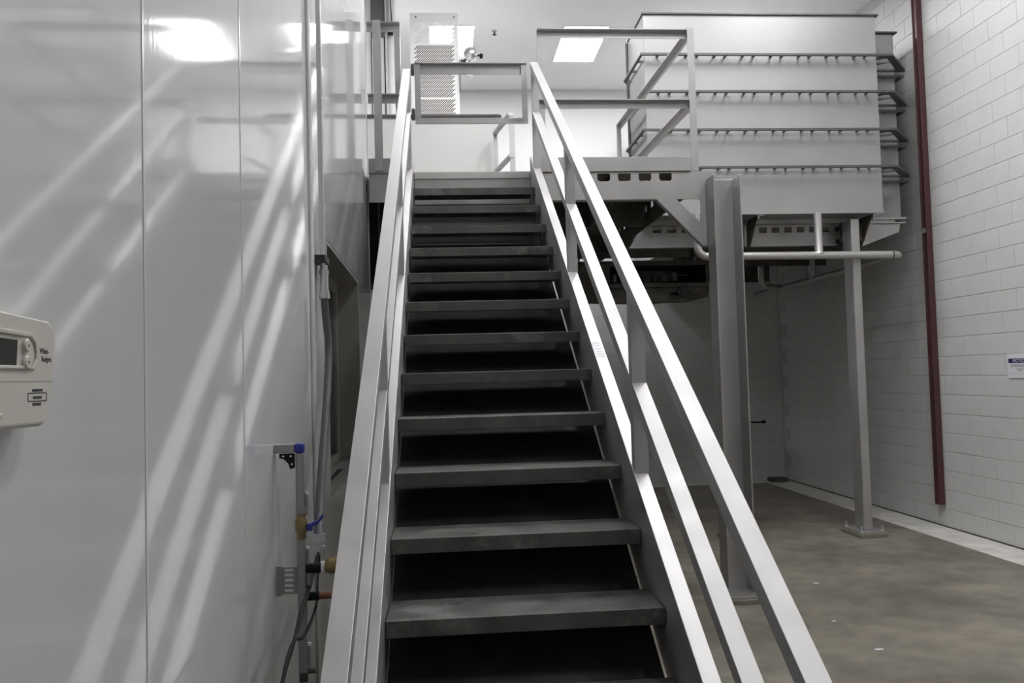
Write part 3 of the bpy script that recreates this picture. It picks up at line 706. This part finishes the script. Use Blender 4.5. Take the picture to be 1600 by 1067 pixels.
# outline in (along, up), right end with a soft top corner and a slanted lower corner
prof = [(-.20, -.062), (.112, -.064), (.126, -.058), (.134, -.044), (.146, -.004), (.150, .030), (.146, .050), (.134, .057), (-.20, .070)]
ROT = Matrix.Rotation(-.02, 4, 'X')
def tb(mb, name, m, parent=th, **k):
    return mb.build(name, m, parent, **k)
fn = lambda u, v, t: (t, u, v)
tb(MB().plate([prof], fn, 0, .034), 'body', 'plastic', bevel=.007, seg=4)
tb(MB().plate([[(-.18, -.0005), (.090, .0005), (.098, .008), (.100, .020), (.096, .034), (.084, .041), (-.18, .048)], [(-.175, .0035), (.086, .0045), (.094, .012), (.095, .020), (.092, .030), (.082, .036), (-.175, .043)]], fn, .034, .0365), 'bezel', 'plastic', bevel=.001)
tb(MB().plate([[(-.15, .005), (.052, .004), (.055, .032), (-.15, .036)]], fn, .034, .0345), 'display', 'screen')
for z, d in ((.0265, 1), (.0080, -1)):
    b_ = tb(MB().tube([(.034, .071, z), (.037, .071, z), (.0385, .071, z)], [.0076, .0076, .0062], 20), 'button', 'plastic', smooth=True)
    MB().add([(.0387, .069, z-d*.0012), (.0387, .0735, z-d*.0012), (.0387, .0712, z+d*.0022)], [(0, 1, 2)]).build('arrow', 'ink', b_)
tb(MB().box(.034, .0343, -.19, .140, -.0132, -.0124), 'cover_seam', 'plastic_dk')
tb(MB().box(.034, .039, -.15, .016, -.051, -.045), 'slider', 'plastic', bevel=.002)
TM = lambda u, v: Matrix(((0, 0, 1, .0342), (1, 0, 0, u), (0, 1, 0, v), (0, 0, 0, 1)))
text('lettering', 'White-', .0092, 'ink', th, TM(.106, .0215), 'LEFT', .85); text('lettering', 'Rodgers', .0092, 'ink', th, TM(.110, .0125), 'LEFT', .80)
m = MB(); m.box(.034, .0344, .078, .122, -.0265, -.0255); m.box(.034, .0344, .078, .122, -.0355, -.0345); m.box(.034, .0344, .0775, .0785, -.0345, -.0265); m.box(.034, .0344, .1215, .1225, -.0345, -.0265)
m.box(.034, .0344, .088, .112, -.0245, -.0215); m.box(.034, .0344, .090, .110, -.0325, -.0295); m.box(.034, .0344, .088, .108, -.0400, -.0370)
m.build('print_badge', 'ink', th)

# conduit with flexible tail
cd = thing('electrical_conduit', 'grey metal conduit with a flexible tail on the white wall', 'conduit', LW(3.5, .03, 1.1), LE)
def q(s, n, z): return (n-.03, s-3.5, z-1.1)
MB().tube([q(3.53, .03, 2.20), q(3.53, .03, 6.25)], .0115, 12).build('rigid_tube', 'zinc', cd, smooth=True)
MB().box(q(0, .0, 0)[0], q(0, .05, 0)[0], 3.455-3.5, 3.60-3.5, 2.245-1.1, 2.27-1.1).build('clamp', 'dark', cd)
m = MB()
for a, b, r in ((2.215, 2.235, .016), (2.195, 2.215, .021), (2.13, 2.195, .018), (2.115, 2.13, .021), (2.095, 2.115, .0235)): m.tube([q(3.53, .035, a), q(3.53, .035, b)], r, 14)
m.build('coupling', 'zinc', cd, smooth=True)
MB().tube([q(3.53, .035, 2.10), q(3.55, .036, 2.02), q(3.59, .04, 1.93), q(3.575, .043, 1.85), q(3.45, .049, 1.70), q(3.297, .055, 1.539), q(3.087, .065, 1.368), q(2.946, .075, 1.253), q(2.90, .08, 1.215)], .0155, 12).build('flexible_tube', 'flex', cd, smooth=True)
m = MB()
for a, b, r, n in ((1.205, 1.230, .024, 6), (1.192, 1.205, .018, 12), (1.178, 1.192, .024, 6), (1.162, 1.178, .020, 12)): m.tube([q(2.90, .081, a), q(2.90, .081, b)], r, n)
m.build('gland', 'zinc', cd)
for i in range(3):
    o_ = (i-1)*.008
    mid = [(2.69, .09, 1.138), (2.465, .106, 1.134), (2.337, .111, 1.124)] if i < 2 else [(2.777, .087, 1.107), (2.55, .112, 1.075), (2.279, .117, 1.070)]
    pts = [q(2.90+o_, .081, 1.17)]+[q(a+o_*2, n+o_*.4, z) for a, n, z in mid]+[q(2.148, .116, 1.094+o_*.5), q(1.975, .121, 1.066), q(1.82, .127+o_, .98), q(1.70, .132+o_, .80), q(1.64, .135+o_, .45), q(1.62, .14+o_, .012)]
    P_ = [Vector(p) for p in pts]; sm = []
    for k in range(len(P_)-1):
        p0, p1, p2, p3 = P_[max(k-1, 0)], P_[k], P_[k+1], P_[min(k+2, len(P_)-1)]
        for t in (0, .25, .5, .75):
            sm.append(.5*((2*p1)+(p2-p0)*t+(2*p0-5*p1+4*p2-p3)*t*t+(3*p1-p0-3*p2+p3)*t**3))
    sm.append(P_[-1])
    MB().tube(sm, .0045, 8).build('cable', 'black', cd, smooth=True)

# air line: aluminium pipe on stand-offs with a ball valve
al = thing('air_line', 'aluminium air pipe on a wall bracket with a blue-handled valve', 'pipe', LW(2.57, 0, 1.2), LE)
def a_(s, n, z): return (n, s-2.57, z-1.2)
N = .075
MB().box(0, N-.016, -.013, .013, .336, .362).build('bracket_arm', 'alu', al, bevel=.002)
MB().box(N-.016, N+.014, -.0145, .0145, .334, .364).build('end_cap', 'blue', al, bevel=.008, seg=3)
m = MB(); m.plate([[(.016, .335), (.061, .335), (.061, .292), (.048, .288), (.042, .305), (.030, .318), (.016, .322)]], lambda u, v, t: (u, t, v), -.017, -.010); ab = m.build('angle_bracket', 'black', al)
for (x, z) in ((.028, .327), (.050, .327), (.053, .303)): MB().tube([(x, -.017, z), (x, -.020, z)], .003, 8).build('screw', 'zinc', ab)
m = MB(); m.box(N-.013, N+.013, -.013, .013, .150, .334); m.box(N-.014, N+.014, -.014, .014, .150, .176); m.build('upper_pipe', 'alu', al, bevel=.004)
m = MB(); m.box(N-.013, N+.013, -.013, .013, -.32, .078); m.build('lower_pipe', 'alu', al, bevel=.004)
vb = MB().tube([(N, 0, .076), (N, 0, .092), (N, 0, .10), (N, 0, .13), (N, 0, .138), (N, 0, .152)], [.014, .014, .018, .018, .014, .014], 12).build('valve_body', 'brass', al, smooth=True)
m = MB(); m.box(N+.017, N+.034, -.008, .008, .100, .122); m.bar((N+.03, 0, .118), (N+.05, 0, .124), .014, .012); m.bar((N+.048, 0, .122), (N+.066, 0, .146), .014, .008); m.build('lever', 'blue', vb, bevel=.002)
for z in (.208, .045, -.010, -.24):
    c_ = MB().box(N+.013, N+.023, -.006, .006, z-.06, z).build('clip', 'alu', al, bevel=.002); MB().tube([(N+.018, 0, z), (N+.018, 0, z+.008)], .006, 8).build('clip_tip', 'sign', c_)
m = MB(); m.plate([[(.015, -.085), (N-.013, -.085), (N-.013, -.005), (.015, -.005)]]+[[(.024, zz), (.050, zz), (.050, zz+.008), (.024, zz+.008)] for zz in (-.078, -.063, -.047, -.032, -.018)], lambda u, v, t: (u, t, v), -.004, .0); m.build('slotted_plate', 'alu', al)
MB().box(0, .016, -.006, .004, -.09, .0).build('plate_foot', 'alu', al)
m = MB(); m.tube([(N+.013, 0, -.012), (N+.058, 0, -.012)], .015, 12); m.build('union', 'black', al, smooth=True)
MB().tube([(N+.058, 0, -.012), (N+.068, 0, -.012)], .020, 12).build('collar', 'sign', al, smooth=True)
MB().tube([(N+.068, 0, -.012), (N+.080, 0, -.008), (N+.10, 0, -.005), (N+.108, 0, -.005)], [.016, .024, .026, .018], 12).build('coupler', 'brass', al, smooth=True)
MB().tube([(N+.013, 0, -.095), (N+.05, 0, -.095)], .013, 12).build('union', 'black', al, smooth=True)
MB().tube([(N+.05, 0, -.095), (N+.085, 0, -.094), (N+.10, 0, -.094)], [.011, .011, .014], 12).build('nipple', 'copper', al, smooth=True)
m = MB(); m.tube([(N, 0, -.32), (N, 0, -.345)], .013, 12); m.tube([(N, 0, -.315), (N+.035, 0, -.315)], .009, 10); m.build('drain_cock', 'grime', al, smooth=True)
